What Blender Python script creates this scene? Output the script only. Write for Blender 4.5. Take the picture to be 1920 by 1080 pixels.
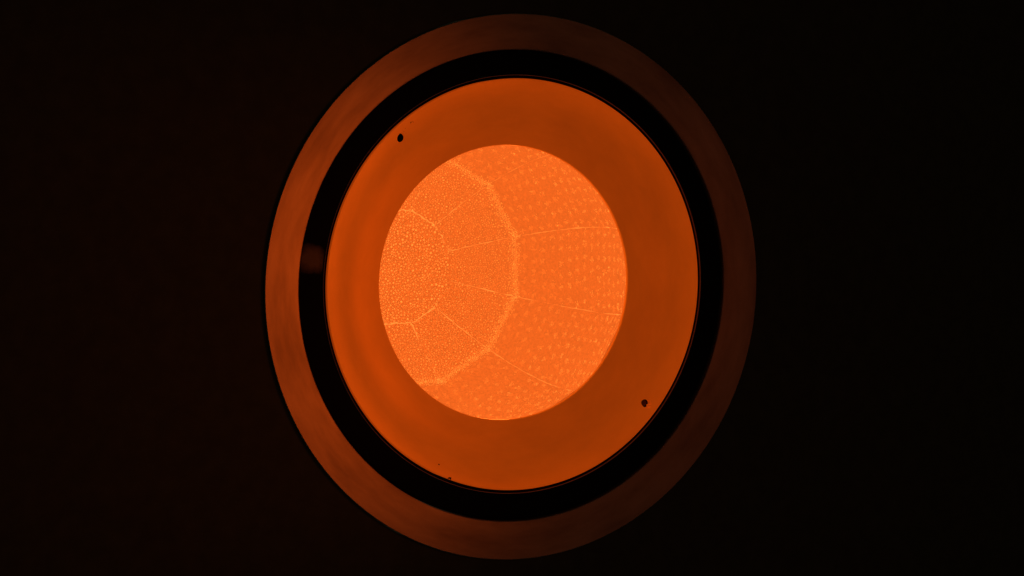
import bpy, bmesh, math, random
from mathutils import Vector, Matrix, noise

S = 0.001                        # all sizes below are in millimetres
R = random.Random(11)
sc = bpy.context.scene
COL = sc.collection
for o in list(bpy.data.objects):
    bpy.data.objects.remove(o)

# ------------------------------------------------------------------ camera
cam_d = bpy.data.cameras.new('camera')
cam = bpy.data.objects.new('camera', cam_d); COL.objects.link(cam)
cam.location = Vector((-1326.4, -2685.26, 173.3)) * S
look = Vector((0.43256334, 0.89978276, -0.05727082))
cam.rotation_euler = look.to_track_quat('-Z', 'Y').to_euler()
cam_d.sensor_width = 36.0
cam_d.lens = 36.0 * 2990.18 / 1920.0
cam_d.clip_start = 0.05; cam_d.clip_end = 60.0
sc.camera = cam

# ------------------------------------------------------------------ world, lamps, exposure
w = bpy.data.worlds.new('World'); sc.world = w; w.use_nodes = True
bg = w.node_tree.nodes['Background']
bg.inputs['Color'].default_value = (0.75, 0.95, 0.6, 1); bg.inputs['Strength'].default_value = 0.008
sc.view_settings.view_transform = 'Standard'; sc.view_settings.look = 'None'
sc.view_settings.exposure = 0.0; sc.view_settings.gamma = 1.0
sc.cycles.max_bounces = 8; sc.cycles.diffuse_bounces = 5
sc.cycles.use_denoising = True

def lamp(name, kind, loc, energy, color, radius, target=None, angle=None, blend=1.0):
    d = bpy.data.lights.new(name, kind); o = bpy.data.objects.new(name, d); COL.objects.link(o)
    o.location = Vector(loc) * S
    d.energy = energy; d.color = color; d.shadow_soft_size = radius * S
    if target is not None:
        o.rotation_euler = ((Vector(target) - Vector(loc)) * S).to_track_quat('-Z', 'Y').to_euler()
    if angle:
        d.spot_size = math.radians(angle); d.spot_blend = blend
    return o
ORANGE = (1.0, 0.20, 0.030)
# added orange lamp out of view at right, lights the left of ring and wall
lamp('added_side_lamp', 'SPOT', (760, -850, 0), 10.0, (1.0, 0.128, 0.008), 220, (-560, 20, -30), 50, 1.0)
lamp('added_front_lamp', 'POINT', (-60, -2100, -80), 3.6, (1.0, 0.10, 0.007), 300)  # added weak lamp out of view, lifts the right of the ring
# added unseen lamps that brighten the lining round the mouth of the cavity
lamp('added_cavity_lamp', 'POINT', (-225, 270, 0), 0.8, ORANGE, 45)
lamp('added_cavity_lamp', 'POINT', (30, 190, 260), 0.65, ORANGE, 40)
lamp('added_cavity_lamp', 'POINT', (10, 190, -245), 0.6, ORANGE, 40)

# ------------------------------------------------------------------ helpers
def link(name, me, mat, parent=None):
    o = bpy.data.objects.new(name, me); COL.objects.link(o)
    if mat is not None and not me.materials: me.materials.append(mat)
    if parent is not None: o.parent = parent
    return o
def mesh(name, verts, faces, smooth=True):
    me = bpy.data.meshes.new(name)
    me.from_pydata([Vector(v) * S for v in verts], [], faces)
    me.update()
    if smooth: me.polygons.foreach_set('use_smooth', [True] * len(me.polygons))
    return me
def recalc(me):
    bm = bmesh.new(); bm.from_mesh(me); bmesh.ops.recalc_face_normals(bm, faces=bm.faces); bm.to_mesh(me); bm.free()
    return me
def thing(name, label, cat, loc=(0, 0, 0), group=None):
    o = bpy.data.objects.new(name, None); COL.objects.link(o); o.empty_display_size = 0.05
    o['label'] = label; o['category'] = cat
    if group: o['group'] = group
    return o
def lathe(name, prof, n=192, closed=True, smooth_angle=25):
    """prof: (radius, depth y, centre height z); sharp corners come from auto edge split"""
    V = []; F = []; m = len(prof)
    for k in range(n):
        a = 2 * math.pi * k / n
        for (r, y, z) in prof: V.append((r * math.cos(a), y, z + r * math.sin(a)))
    last = m if closed else m - 1
    for k in range(n):
        k2 = (k + 1) % n
        for j in range(last):
            j2 = (j + 1) % m
            F.append((k * m + j, k2 * m + j, k2 * m + j2, k * m + j2))
    me = recalc(mesh(name, V, F))
    sharpen(me, smooth_angle)
    return me
def sharpen(me, deg):
    bm = bmesh.new(); bm.from_mesh(me)
    for e in bm.edges:
        if len(e.link_faces) == 2: e.smooth = e.calc_face_angle(0) < math.radians(deg)
    bm.to_mesh(me); bm.free()

# ------------------------------------------------------------------ materials
def new_mat(name):
    m = bpy.data.materials.new(name); m.use_nodes = True
    nt = m.node_tree
    return m, nt, nt.nodes['Principled BSDF']
def N(nt, t, **kw):
    n = nt.nodes.new(t)
    for k, v in kw.items(): setattr(n, k, v)
    return n
def ramp(nt, fac, stops):
    r = N(nt, 'ShaderNodeValToRGB'); e = r.color_ramp.elements
    while len(e) < len(stops): e.new(0.5)
    for k, (p, c) in enumerate(stops): e[k].position = p; e[k].color = (*c, 1)
    nt.links.new(fac, r.inputs[0]); return r.outputs[0]
def polar(nt, rs, as_):
    """round-the-axis coordinates so that brushing follows the rings"""
    tc = N(nt, 'ShaderNodeTexCoord'); sx = N(nt, 'ShaderNodeSeparateXYZ'); nt.links.new(tc.outputs['Object'], sx.inputs[0])
    def M(op, a, b=None):
        q = N(nt, 'ShaderNodeMath', operation=op)
        for i, v in enumerate((a, b)):
            if v is None: continue
            if isinstance(v, (int, float)): q.inputs[i].default_value = v
            else: nt.links.new(v, q.inputs[i])
        return q.outputs[0]
    x, z = sx.outputs[0], sx.outputs[2]
    r = M('SQRT', M('ADD', M('MULTIPLY', x, x), M('MULTIPLY', z, z)))
    # unit direction instead of the angle: no seam anywhere
    cx = M('MULTIPLY', M('DIVIDE', x, r), as_); cz = M('MULTIPLY', M('DIVIDE', z, r), as_)
    cb = N(nt, 'ShaderNodeCombineXYZ'); nt.links.new(M('MULTIPLY', r, rs), cb.inputs[1])
    nt.links.new(cx, cb.inputs[0]); nt.links.new(cz, cb.inputs[2])
    return cb.outputs[0]
def noise_tex(nt, scale, detail=4, rough=0.55, vec=None):
    n = N(nt, 'ShaderNodeTexNoise'); n.inputs['Scale'].default_value = scale
    n.inputs['Detail'].default_value = detail; n.inputs['Roughness'].default_value = rough
    if vec is None:
        tc = N(nt, 'ShaderNodeTexCoord'); vec = tc.outputs['Object']
    nt.links.new(vec, n.inputs['Vector']); return n.outputs['Fac']

def mat_metal_ring():
    m, nt, b = new_mat('heat_stained_metal')
    v = polar(nt, 26, 3.0)
    f1 = noise_tex(nt, 1.0, 5, 0.6, v)
    nt.links.new(ramp(nt, f1, [(0.30, (0.32, 0.25, 0.18)), (0.52, (0.46, 0.36, 0.26)), (0.72, (0.56, 0.45, 0.34))]), b.inputs['Base Color'])
    f2 = noise_tex(nt, 14.0, 4, 0.6)
    bp = N(nt, 'ShaderNodeBump'); bp.inputs['Strength'].default_value = 0.12; bp.inputs['Distance'].default_value = 0.002
    nt.links.new(f2, bp.inputs['Height']); nt.links.new(bp.outputs[0], b.inputs['Normal'])
    b.inputs['Metallic'].default_value = 0.85; b.inputs['Roughness'].default_value = 0.43
    return m
def mat_black(name, base, rough):
    m, nt, b = new_mat(name)
    f = noise_tex(nt, 30.0, 4, 0.6)
    lo = tuple(c * 0.78 for c in base)
    nt.links.new(ramp(nt, f, [(0.35, lo), (0.7, base)]), b.inputs['Base Color'])
    b.inputs['Roughness'].default_value = rough; b.inputs['Specular IOR Level'].default_value = 0.12
    return m
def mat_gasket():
    m, nt, b = new_mat('black_gasket_with_painted_reflection')
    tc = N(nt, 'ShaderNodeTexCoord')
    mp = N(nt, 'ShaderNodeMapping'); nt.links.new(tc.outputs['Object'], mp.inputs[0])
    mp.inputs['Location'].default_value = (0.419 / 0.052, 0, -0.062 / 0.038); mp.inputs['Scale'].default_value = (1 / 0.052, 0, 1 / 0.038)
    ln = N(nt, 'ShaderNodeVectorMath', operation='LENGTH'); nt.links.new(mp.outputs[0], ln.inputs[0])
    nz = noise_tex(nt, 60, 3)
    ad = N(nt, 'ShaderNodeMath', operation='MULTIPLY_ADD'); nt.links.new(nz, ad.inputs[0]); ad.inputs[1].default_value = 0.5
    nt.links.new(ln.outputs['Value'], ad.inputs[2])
    c = ramp(nt, ad.outputs[0], [(0.55, (0.22, 0.18, 0.13)), (1.25, (0.008, 0.0065, 0.0055))])  # lighter patch puts a dim reflection into the gasket colour
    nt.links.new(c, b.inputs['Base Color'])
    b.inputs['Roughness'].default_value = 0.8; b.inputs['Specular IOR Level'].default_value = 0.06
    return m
def hot(name, glow, base, var=0.10, scale=22.0, rough=0.6, island=False, polar_v=None, bump=0.0, bscale=120):
    """hot pale ceramic: gives off its own even red-orange glow and also takes light"""
    m, nt, b = new_mat(name)
    vec = polar(nt, *polar_v) if polar_v else None
    f = noise_tex(nt, scale, 5, 0.6, vec)
    if island:
        g = N(nt, 'ShaderNodeNewGeometry')
        mx = N(nt, 'ShaderNodeMath', operation='MULTIPLY_ADD'); nt.links.new(g.outputs['Random Per Island'], mx.inputs[0])
        mx.inputs[1].default_value = 0.75
        m2 = N(nt, 'ShaderNodeMath', operation='MULTIPLY'); nt.links.new(f, m2.inputs[0]); m2.inputs[1].default_value = 0.25
        nt.links.new(m2.outputs[0], mx.inputs[2]); f = mx.outputs[0]
        lo_p, hi_p = 0.05, 0.95
    else: lo_p, hi_p = 0.3, 0.7
    sh = lambda c, k: tuple(x * k for x in c)
    nt.links.new(ramp(nt, f, [(lo_p, sh(base, 1 - var)), (hi_p, sh(base, 1 + var))]), b.inputs['Base Color'])
    nt.links.new(ramp(nt, f, [(lo_p, sh(glow, 1 - var)), (hi_p, sh(glow, 1 + var))]), b.inputs['Emission Color'])
    b.inputs['Emission Strength'].default_value = 1.0
    b.inputs['Roughness'].default_value = rough; b.inputs['Specular IOR Level'].default_value = 0.15
    if bump:
        bp = N(nt, 'ShaderNodeBump'); bp.inputs['Strength'].default_value = bump; bp.inputs['Distance'].default_value = 0.002
        nt.links.new(noise_tex(nt, bscale, 4, 0.6), bp.inputs['Height']); nt.links.new(bp.outputs[0], b.inputs['Normal'])
    return m

M_RING = mat_metal_ring()
M_WALL = mat_black('dark_painted_wall', (0.078, 0.095, 0.075), 0.9)
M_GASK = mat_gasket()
M_BLACK = mat_black('black_recess_and_soot', (0.004, 0.003, 0.003), 0.9)
M_LIP = mat_black('dull_brown_metal', (0.55, 0.42, 0.36), 0.5)
M_DISH = hot('hot_dish_metal', (0.262, 0.0290, 0.0009), (0.60, 0.36, 0.07), 0.085, 1.0, 0.43, polar_v=(16, 2.0))
M_DISH.node_tree.nodes['Principled BSDF'].inputs['Metallic'].default_value = 0.38
M_PANEL = hot('hot_panel', (0.285, 0.049, 0.0052), (0.58, 0.48, 0.40), 0.10, 190.0, 0.7, bump=0.35)
M_BEAD = hot('hot_bead', (0.45, 0.158, 0.026), (0.80, 0.70, 0.55), 0.28, 40.0, 0.45, island=True)
M_GRAIN = hot('hot_grain', (0.50, 0.172, 0.028), (0.80, 0.70, 0.55), 0.30, 40.0, 0.45, island=True)
M_SEAM = hot('hot_weld', (0.52, 0.18, 0.034), (0.85, 0.75, 0.55), 0.16, 90.0, 0.5, bump=0.4)
M_FILL = hot('hot_fillet', (0.33, 0.062, 0.0072), (0.68, 0.55, 0.44), 0.06, 60.0, 0.7, bump=0.4)
M_SHELL = mat_black('added_light_seal_dark', (0.10, 0.09, 0.08), 0.6)
M_SCREW = mat_black('scorched_screw_steel', (0.16, 0.10, 0.06), 0.6)

# ------------------------------------------------------------------ the wall round the port
wall = link('wall', lathe('wall', [(514.5, 5, 0), (900, 5, 0), (1400, 5, 0), (3200, 5, 0), (3200, 60, 0), (514.5, 60, 0)], 128), M_WALL)
wall['kind'] = 'structure'

# ------------------------------------------------------------------ outer ring
ring = link('flange_ring', lathe('flange_ring', [
    (513.5, 1.2, 0), (512.0, 0.0, 0), (447.4, 17.2, 2.5), (446.0, 18.2, 2.5), (446.0, 40, 2.5), (513.5, 23.6, 0)], 256, smooth_angle=20), M_RING)
ring['label'] = 'wide dull outermost metal ring, orange-lit on its left and dim on its right'
ring['category'] = 'metal ring'

# ------------------------------------------------------------------ black gasket between ring and dish
gk = thing('black_gasket', 'broad matt black band between outer ring and glowing dish, dim reflection painted in at left', 'gasket')
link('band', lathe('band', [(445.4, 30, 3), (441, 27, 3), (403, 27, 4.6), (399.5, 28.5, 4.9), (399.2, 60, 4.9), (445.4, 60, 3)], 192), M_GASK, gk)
link('groove_ring', lathe('groove_ring', [(398.9, 31, 4.9), (391.2, 32, 4.9), (391.2, 60, 4.9), (398.9, 60, 4.9)], 192), M_BLACK, gk)
link('metal_edge', lathe('metal_edge', [(397 + 0.7 * math.cos(t), 26.6 + 4.3 * (math.sin(t) + 1) / 2, 4.9) for t in [k * math.pi / 4 for k in range(8)]], 256, smooth_angle=60), M_LIP, gk)

# ------------------------------------------------------------------ glowing dish with two holes
dish = thing('glowing_dish', 'smooth dull-orange dish with a large round opening and two small holes near its rim', 'dish')
def dish_y(r):
    s = min(1, max(0, (r - 266.8) / (389 - 266.8))); return 91 - 63.5 * (0.30 * s + 0.70 * s ** 3)
prof = [(265.6, 98.5, 6.5), (265.6, 92.4, 6.5), (266.8, 91.0, 6.5)]
for k in range(1, 31):
    r = 266.8 + (388.6 - 266.8) * k / 30
    prof.append((r, dish_y(r), 6.5 + (4.9 - 6.5) * k / 30))
prof += [(389.6, 27.0, 4.9), (390.5, 27.6, 4.9), (390.5, 70, 4.9), (300, 118, 6.0), (272, 106, 6.5), (267.5, 100, 6.5)]
dme = lathe('dish_face', prof, 256, smooth_angle=30)
face = link('dish_face', dme, M_DISH, dish)
HOLES = [(-236.8, 281.4, 8.2), (282.9, -238.7, 8.2)]
for hx, hz, hr in HOLES:
    bm = bmesh.new()
    bmesh.ops.create_cone(bm, cap_ends=True, segments=40, radius1=hr * S, radius2=hr * S, depth=60 * S,
                          matrix=Matrix.Translation(Vector((hx, 50, hz)) * S) @ Matrix.Rotation(math.pi / 2, 4, 'X'))
    cme = bpy.data.meshes.new('cutter'); bm.to_mesh(cme); bm.free()
    cut = bpy.data.objects.new('cutter', cme); COL.objects.link(cut)
    md = face.modifiers.new('hole', 'BOOLEAN'); md.object = cut; md.solver = 'EXACT'; md.operation = 'DIFFERENCE'
    bpy.context.view_layer.update()
    dg = bpy.context.evaluated_depsgraph_get()
    nm = bpy.data.meshes.new_from_object(face.evaluated_get(dg))
    face.modifiers.clear(); face.data = nm; nm.name = 'dish_face'
    bpy.data.objects.remove(cut)
sharpen(face.data, 30)
def disc(name, x, y, z, r, h, mat, parent, n=28, tilt=0):
    V = []; F = []
    for ring_ in ((r, h), (r, 0.6), (r * 0.9, 0)):
        for k in range(n):
            a = 2 * math.pi * k / n; V.append((x + ring_[0] * math.cos(a), y + ring_[1], z + ring_[0] * math.sin(a)))
    for s in range(2):
        for k in range(n):
            F.append((s * n + k, s * n + (k + 1) % n, (s + 1) * n + (k + 1) % n, (s + 1) * n + k))
    F.append(tuple(range(2 * n, 3 * n))); F.append(tuple(range(n - 1, -1, -1)))
    me = recalc(mesh(name, V, F)); sharpen(me, 35)
    return link(name, me, mat, parent)
# black sleeves line and close both holes
def sleeve(x, z, r, y0, y1, mat, parent):
    V = []; F = []; n = 32
    for (rr, y) in ((r, y0), (r, y1), (r - 0.5, y1 - 0.5), (r - 0.5, y0)):
        for k in range(n):
            a = 2 * math.pi * k / n; V.append((x + rr * math.cos(a), y, z + rr * math.sin(a)))
    for s in range(4):
        s2 = (s + 1) % 4
        for k in range(n): F.append((s * n + k, s * n + (k + 1) % n, s2 * n + (k + 1) % n, s2 * n + k))
    F.append(tuple(2 * n + k for k in range(n)))
    return link('hole_sleeve', recalc(mesh('hole_sleeve', V, F)), mat, parent)
sleeve(-236.8, 281.4, 8.15, 60, 74, M_BLACK, dish)
sleeve(282.9, -238.7, 8.15, 53, 70, M_BLACK, dish)

# a screw sits deep in the lower right hole
scr = thing('recessed_screw', 'small scorched screw sunk in the dish hole at lower right, chipped on one side', 'screw')
disc('screw_head', 281.6, 51.5, -238.0, 5.6, 10, M_SCREW, scr)
V = [(284.6, 42.6, -243.6), (292.2, 37.4, -243.4), (292.6, 37.0, -239.4), (286.2, 42.0, -240.2),
     (285.4, 50, -243.2), (291.6, 48, -242.6), (291.8, 48, -239.6), (286.6, 50, -240.6)]
F = [(0, 1, 2, 3), (4, 7, 6, 5), (0, 4, 5, 1), (1, 5, 6, 2), (2, 6, 7, 3), (3, 7, 4, 0)]
link('rim_burr', recalc(mesh('rim_burr', V, F, False)), M_DISH, dish)

# soot flecks and scale on the dish
def fleck(x, z, r, mat, name, parent, flat=0.35):
    y = dish_y(math.hypot(x, z - 5.6))
    bm = bmesh.new(); bmesh.ops.create_icosphere(bm, subdivisions=1, radius=1.0)
    ax = R.uniform(0, 6.28); st = R.uniform(1.0, 1.8)
    for v in bm.verts:
        j = 1 + R.uniform(-0.3, 0.3)
        px, pz = v.co.x * r * st * j, v.co.z * r / st * j
        c, s = math.cos(ax), math.sin(ax)
        v.co = Vector((x + px * c - pz * s, y + v.co.y * r * flat, z + px * s + pz * c)) * S
    me = bpy.data.meshes.new(name); bm.to_mesh(me); bm.free()
    return link(name, me, mat, parent)
M_FLECK = mat_black('brown_scale', (0.09, 0.03, 0.02), 0.8)
for x, z, r in [(-221.8, 309.6, 1.6), (-218.6, 311.2, 1.3), (-216.2, 310.2, 1.1), (-221.2, 307.2, 1.0)]: fleck(x, z, r, M_FLECK, 'scale_fleck', dish)
for x, z, r in [(-235.7, 293.8, 0.8), (-232.3, 292.0, 1.0), (-244, 289.4, 0.8), (-226, 290.4, 0.7), (-230.0, 298.4, 0.7), (-246.0, 281, 0.6)]: fleck(x, z, r, M_FLECK, 'scale_fleck', dish)
fleck(-165.3, -328.1, 1.7, M_FLECK, 'scale_fleck', dish)
fleck(-152.2, -351.9, 2.4, M_BLACK, 'rim_chip', dish, 0.8); fleck(-149.4, -353.4, 1.8, M_BLACK, 'rim_chip', dish, 0.8)

# ------------------------------------------------------------------ spherical chamber seen through the opening
RS = 360.0; O = Vector((0, 337.3, 14.0)); T1 = 21.6; T2 = 47.0; T3 = 126.5
def sp(theta, az, rad=RS):
    # flat across each 30 degree gore, curved from pole to mouth
    t = math.radians(theta); g0 = 15 + 30 * math.floor((az - 15) / 30); m = math.radians(az - g0 - 15)
    f = 0.5 + 0.5 * math.tan(m) / math.tan(math.radians(15))
    e = [Vector((math.sin(t) * math.cos(q), math.cos(t), math.sin(t) * math.sin(q))) for q in (math.radians(g0), math.radians(g0 + 30))]
    return O + e[0].lerp(e[1], f) * rad
chamber = thing('glowing_chamber', 'bright orange domed chamber of seamed panels seen through the round opening of the dish', 'chamber')
def patch(name, t0, t1, a0, a1, nt_, na, mat):
    V = []; F = []
    for rad in (RS, RS + 7):
        for i in range(nt_ + 1):
            for j in range(na + 1):
                V.append(sp(t0 + (t1 - t0) * i / nt_, a0 + (a1 - a0) * j / na, rad))
    w_ = na + 1; h = (nt_ + 1) * w_
    for i in range(nt_):
        for j in range(na):
            q = (i * w_ + j, i * w_ + j + 1, (i + 1) * w_ + j + 1, (i + 1) * w_ + j)
            F.append(q); F.append(tuple(h + k for k in q[::-1]))
    bd = [j for j in range(w_)] + [i * w_ + na for i in range(1, nt_ + 1)] + [nt_ * w_ + j for j in range(na - 1, -1, -1)] + [i * w_ for i in range(nt_ - 1, 0, -1)]
    for k in range(len(bd)):
        a, b = bd[k], bd[(k + 1) % len(bd)]
        F.append((a, b, h + b, h + a))
    me = recalc(mesh(name, V, F)); sharpen(me, 40)
    return link(name, me, mat, chamber)
# low-poly half beads collected into one mesh
class Beads:
    def __init__(self): self.V = []; self.F = []
    def add(self, theta, az, r, h, seg=6, rows=2, stretch=1.0):
        c = sp(theta, az); n = (O - c).normalized()
        u = n.orthogonal().normalized(); a0 = R.uniform(0, 6.28)
        u = (Matrix.Rotation(a0, 3, n) @ u); v = n.cross(u)
        b = len(self.V)
        for k in range(rows):
            ph = (math.pi / 2) * k / rows; rr = r * math.cos(ph); hh = h * math.sin(ph) - 0.25 * (k == 0)
            for s in range(seg):
                a = 2 * math.pi * s / seg
                self.V.append(c + u * (rr * stretch * math.cos(a)) + v * (rr / stretch * math.sin(a)) + n * hh)
        self.V.append(c + n * h)
        for k in range(rows - 1):
            for s in range(seg):
                s2 = (s + 1) % seg
                self.F.append((b + k * seg + s, b + k * seg + s2, b + (k + 1) * seg + s2, b + (k + 1) * seg + s))
        for s in range(seg): self.F.append((b + (rows - 1) * seg + s, b + (rows - 1) * seg + (s + 1) % seg, b + rows * seg))
    def build(self, name, mat, parent):
        o = link(name, mesh(name, self.V, self.F), mat, parent); o['kind'] = 'stuff'; return o
class Grid:                       # keeps beads apart
    def __init__(self, cell): self.c = cell; self.d = {}
    def ok(self, p, dist):
        k = tuple(int(math.floor(x / self.c)) for x in p)
        for i in (-1, 0, 1):
            for j in (-1, 0, 1):
                for l in (-1, 0, 1):
                    for q, dq in self.d.get((k[0] + i, k[1] + j, k[2] + l), ()):
                        if (q - p).length < max(dist, dq): return False
        self.d.setdefault(k, []).append((p, dist)); return True
GAP = 0.015                       # half joint, degrees on the sphere
# cap
V = []; F = []; nr = 9; na = 72
for rad in (RS, RS + 7):
    V.append(sp(0, 0, rad))
    for i in range(1, nr + 1):
        for j in range(na): V.append(sp((T1 - GAP) * i / nr, 360 * j / na, rad))
h = 1 + nr * na
for base, flip in ((0, False), (h, True)):
    for j in range(na):
        t = (base, base + 1 + j, base + 1 + (j + 1) % na); F.append(t[::-1] if flip else t)
    for i in range(nr - 1):
        for j in range(na):
            a = base + 1 + i * na; q = (a + j, a + (j + 1) % na, a + na + (j + 1) % na, a + na + j); F.append(q[::-1] if flip else q)
for j in range(na):
    a = 1 + (nr - 1) * na; F.append((a + j, a + (j + 1) % na, h + a + (j + 1) % na, h + a + j))
cap = link('cap_panel', recalc(mesh('cap_panel', V, F)), M_PANEL, chamber); sharpen(cap.data, 40)
bd = Beads(); g = Grid(10.0)
for _ in range(9000):
    t = math.degrees(math.acos(1 - R.random() * (1 - math.cos(math.radians(T1 - 0.4))))); a = R.uniform(0, 360)
    r = R.choice((1.3, 1.6, 1.9, 2.2, 2.6)) * R.uniform(0.85, 1.1)
    if g.ok(sp(t, a), r * 2.5): bd.add(t, a, r, r * 0.55, 7, 2, R.uniform(1, 1.2))
bd.build('bead', M_BEAD, cap)

for k in range(12):               # twelve gores, joints at 15, 45, 75 ... degrees
    a0, a1 = 15 + 30 * k, 45 + 30 * k
    am = (a0 + a1) / 2; amn = (am + 180) % 360 - 180
    ga = GAP / math.sin(math.radians(33))
    p = patch('dome_panel', T1 + GAP, T2 - GAP, a0 + ga, a1 - ga, 9, 12, M_PANEL)
    size = 0.76 + 0.28 * min(1, abs(amn) / 70.0)
    bd = Beads(); g = Grid(10.0)
    for _ in range(2600):
        u = R.random(); c1, c2 = math.cos(math.radians(T1 + 0.5)), math.cos(math.radians(T2 - 0.6))
        t = math.degrees(math.acos(c1 + (c2 - c1) * u)); a = R.uniform(a0 + 0.8, a1 - 0.8)
        e = (t - T1) / (T2 - T1)
        loc = size * (1.12 - 0.25 * math.sin(math.pi * e))
        r = R.choice((1.1, 1.4, 1.7, 2.0, 2.3)) * loc * R.uniform(0.85, 1.1)
        if g.ok(sp(t, a), r * 2.9): bd.add(t, a, r, r * 0.42, 6, 2, R.uniform(1, 1.2))
    bd.build('bead', M_BEAD, p)
    ga = GAP / math.sin(math.radians(60))
    p = patch('dome_panel', T2 + GAP, T3, a0 + ga, a1 - ga, 24, 12, M_PANEL)
    if abs(amn) > 130: continue   # the left side of the dome lies behind the dish
    bd = Beads(); bm_ = Beads()
    pitch = 25.0
    t = T2 + 3.4; row = 0
    while t < 124:
        circ = RS * math.sin(math.radians(t)) * math.radians(30); n = max(2, int(circ / (pitch * 1.02)))
        for j in range(n):
            aa = a0 + 30 * (j + 0.5 + 0.18 * ((row % 2) - 0.5)) / n
            if R.random() < 0.06: continue
            aa += R.gauss(0, 0.22) / math.sin(math.radians(t)); t0_ = t; pw = R.uniform(0.75, 1.15)
            far = pw * min(1, max(0, (t - 50) / 25))
            for s in range(3):
                bm_.add(t + R.gauss(0, 0.42), min(a1 - 1.2, max(a0 + 1.2, aa + R.gauss(0, 0.42) / math.sin(math.radians(t)))), R.uniform(2.6, 4.8), 0.5, 7, 2, R.uniform(1.1, 1.7))
            for s in range(R.randint(6, 11)):
                dt = R.gauss(0, 0.62); da = R.gauss(0, 0.62) / math.sin(math.radians(t))
                rr = (abs(R.gauss(0, 1)) * 0.42 + 0.5) * (0.62 + 0.5 * far)
                bd.add(t + dt, min(a1 - .4, max(a0 + .4, aa + da)), rr, rr * 0.6 + 0.5, 5, 2, R.uniform(1, 1.7))
        t += math.degrees(pitch / RS); row += 1
    for _ in range(900):          # fine loose grains between the clusters
        u = R.random(); c1, c2 = math.cos(math.radians(T2 + 0.5)), math.cos(math.radians(118))
        t = math.degrees(math.acos(c1 + (c2 - c1) * u)); rr = R.uniform(0.4, 0.95)
        bd.add(t, R.uniform(a0 + 0.5, a1 - 0.5), rr, rr * 0.6, 5, 1)
    bd.build('grain_cluster', M_GRAIN, p)
    bm_.build('crust_patch', M_FILL, p)

# weld seams: uneven raised beads of metal along the joints
def seam(path, r0, h0, mat, rough, seg=6):
    """path: list of (theta, az); half-round ragged ridge on the sphere"""
    P = [sp(t, a) for t, a in path]; n = len(P); V = []; F = []; ph = R.uniform(0, 1000)
    prev = 1.0
    for i, c in enumerate(P):
        d = (P[min(i + 1, n - 1)] - P[max(i - 1, 0)]).normalized(); nn = (O - c).normalized(); sd = d.cross(nn).normalized()
        big = 0.5 + 0.5 * noise.noise(Vector((ph, i * 0.11, 0)))
        k = (1 - rough) + rough * (0.25 + 1.7 * big * big + R.uniform(-0.35, 0.35)); k = max(0.35, k); prev = k = 0.5 * prev + 0.5 * k
        if i in (0, n - 1): k *= 0.4
        off = rough * 1.3 * noise.noise(Vector((ph + 50, i * 0.25, 3)))
        for s in range(seg + 1):
            a = math.pi * s / seg
            jr = 1 + rough * R.uniform(-0.2, 0.2)
            V.append(c + sd * (math.cos(a) * r0 * k * jr + off) + nn * (math.sin(a) * h0 * min(k, 1.3) * jr - 0.3))
    w_ = seg + 1
    for i in range(n - 1):
        for s in range(seg): F.append((i * w_ + s, i * w_ + s + 1, (i + 1) * w_ + s + 1, (i + 1) * w_ + s))
    for e in (0, n - 1): F.append(tuple(e * w_ + s for s in range(w_)))
    return link('weld_seam', recalc(mesh('weld_seam', V, F)), mat, chamber)
def lin(a, b, n): return [a + (b - a) * i / (n - 1) for i in range(n)]
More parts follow.
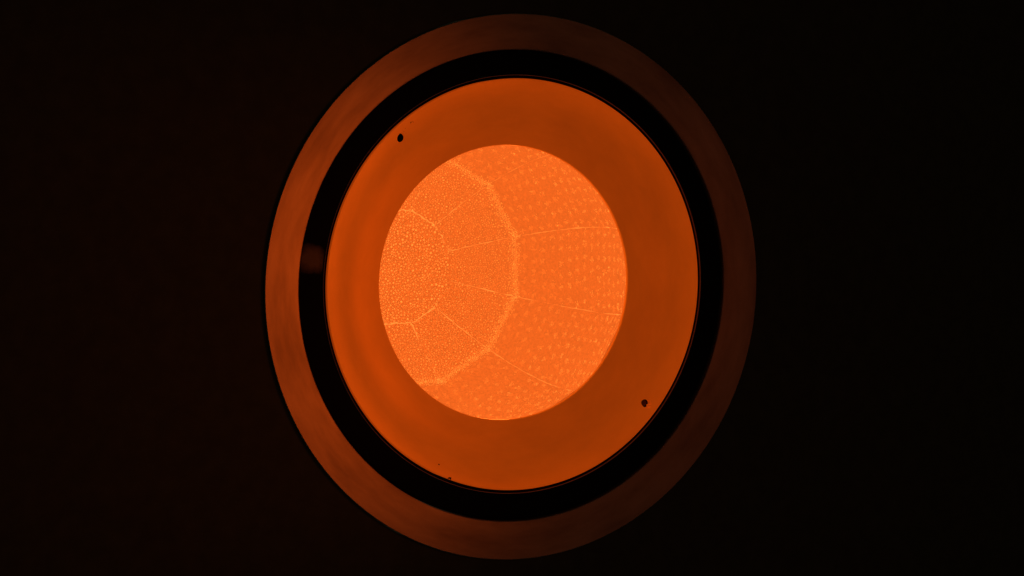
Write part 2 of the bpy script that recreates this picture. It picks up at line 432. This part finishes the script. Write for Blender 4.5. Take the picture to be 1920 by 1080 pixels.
# how strongly each joint has been welded up, by its angle round the dome
CAPK = {30: 0.45, 0: 0.10, -30: 0.30, 60: 1.0, -60: 0.85, 90: 0.95, -90: 0.9}
INK = {15: 0.8, -15: 0.85, 45: 0.85, -45: 0.95, 75: 0.4, -75: 0.7}
OUTK = {15: 1.05, -15: 0.9, 45: 0.8, -45: 0.95, 75: 0.4, -75: 0.4}
for k in range(12):
    a = 15 + 30 * k
    mid = (a + 15 + 180) % 360 - 180; an = (a + 180) % 360 - 180
    ck, ik, ok = CAPK.get(mid, 0.6), INK.get(an, 0.5), OUTK.get(an, 0.4)
    wv = R.uniform(0, 50)
    seam([(T1 + 0.55 * noise.noise(Vector((x * 0.16, wv, 0))), x) for x in lin(a + .3, a + 29.7, 44)], 1.9 * ck ** 0.7, 1.7 * ck, M_SEAM, 1.0)
    o = seam([(T2 + 0.3 * noise.noise(Vector((x * 0.2, wv, 9))), x) for x in lin(a, a + 30, 80)], 3.4, 1.4, M_FILL, 0.95, 8); o.name = 'fillet_seam'
    seam([(x, a + 0.25 * noise.noise(Vector((x * 0.3, wv, 5)))) for x in lin(T1 + .5, T2 - 1.3, 60)], 1.2 * ik ** 0.6, 1.2 * ik, M_SEAM, 1.0)
    seam([(x, a + 0.12 * noise.noise(Vector((x * 0.3, wv, 7)))) for x in lin(T2 + 1.0, 124, 150)], 1.05 * ok ** 0.6, 0.9 * ok, M_SEAM, 1.0)
    # spatter where joints meet
    bd = Beads()
    for s_ in range(26):
        q = R.choice((T1, T2)) if ck > 0.25 else T2
        rr = R.uniform(0.6, 1.6); bd.add(q + R.gauss(0, 0.7), a + R.gauss(0, 0.8) / math.sin(math.radians(q)), rr, rr * 0.7 + 1.2, 6, 2, R.uniform(1, 1.8))
    bd.build('weld_spatter', M_BEAD, chamber)
# bead crust along the fillet joint
bd = Beads(); g = Grid(8)
for _ in range(8000):
    a = R.uniform(0, 360); t = T2 - 0.4 + R.gauss(0, 0.85); r = R.uniform(0.7, 1.7)
    if g.ok(sp(t, a), r * 2.2): bd.add(t, a, r, 2.2 * math.exp(-((t - T2) / 1.0) ** 2) + r * 0.5, 6, 2)
bd.build('fillet_bead', M_BEAD, chamber)

# unseen shell added behind the panels to keep the chamber light-tight
prof = []
for k in range(0, 41):
    t = 2.0 + (T3 - 2.0) * k / 40; q = sp(t, 15, RS + 10) - O; q = O + Vector((math.hypot(q.x, q.z), q.y, 0)); prof.append((q.x, q.y, 14.0))
prof.append((prof[-1][0] + 20, 106, 12))
inner = [(r + 6, y + 6, z) if k < len(prof) - 1 else (r + 6, y, z) for k, (r, y, z) in enumerate(prof)]
link('added_light_seal_shell', lathe('added_light_seal_shell', prof + inner[::-1], 96), M_SHELL, chamber)
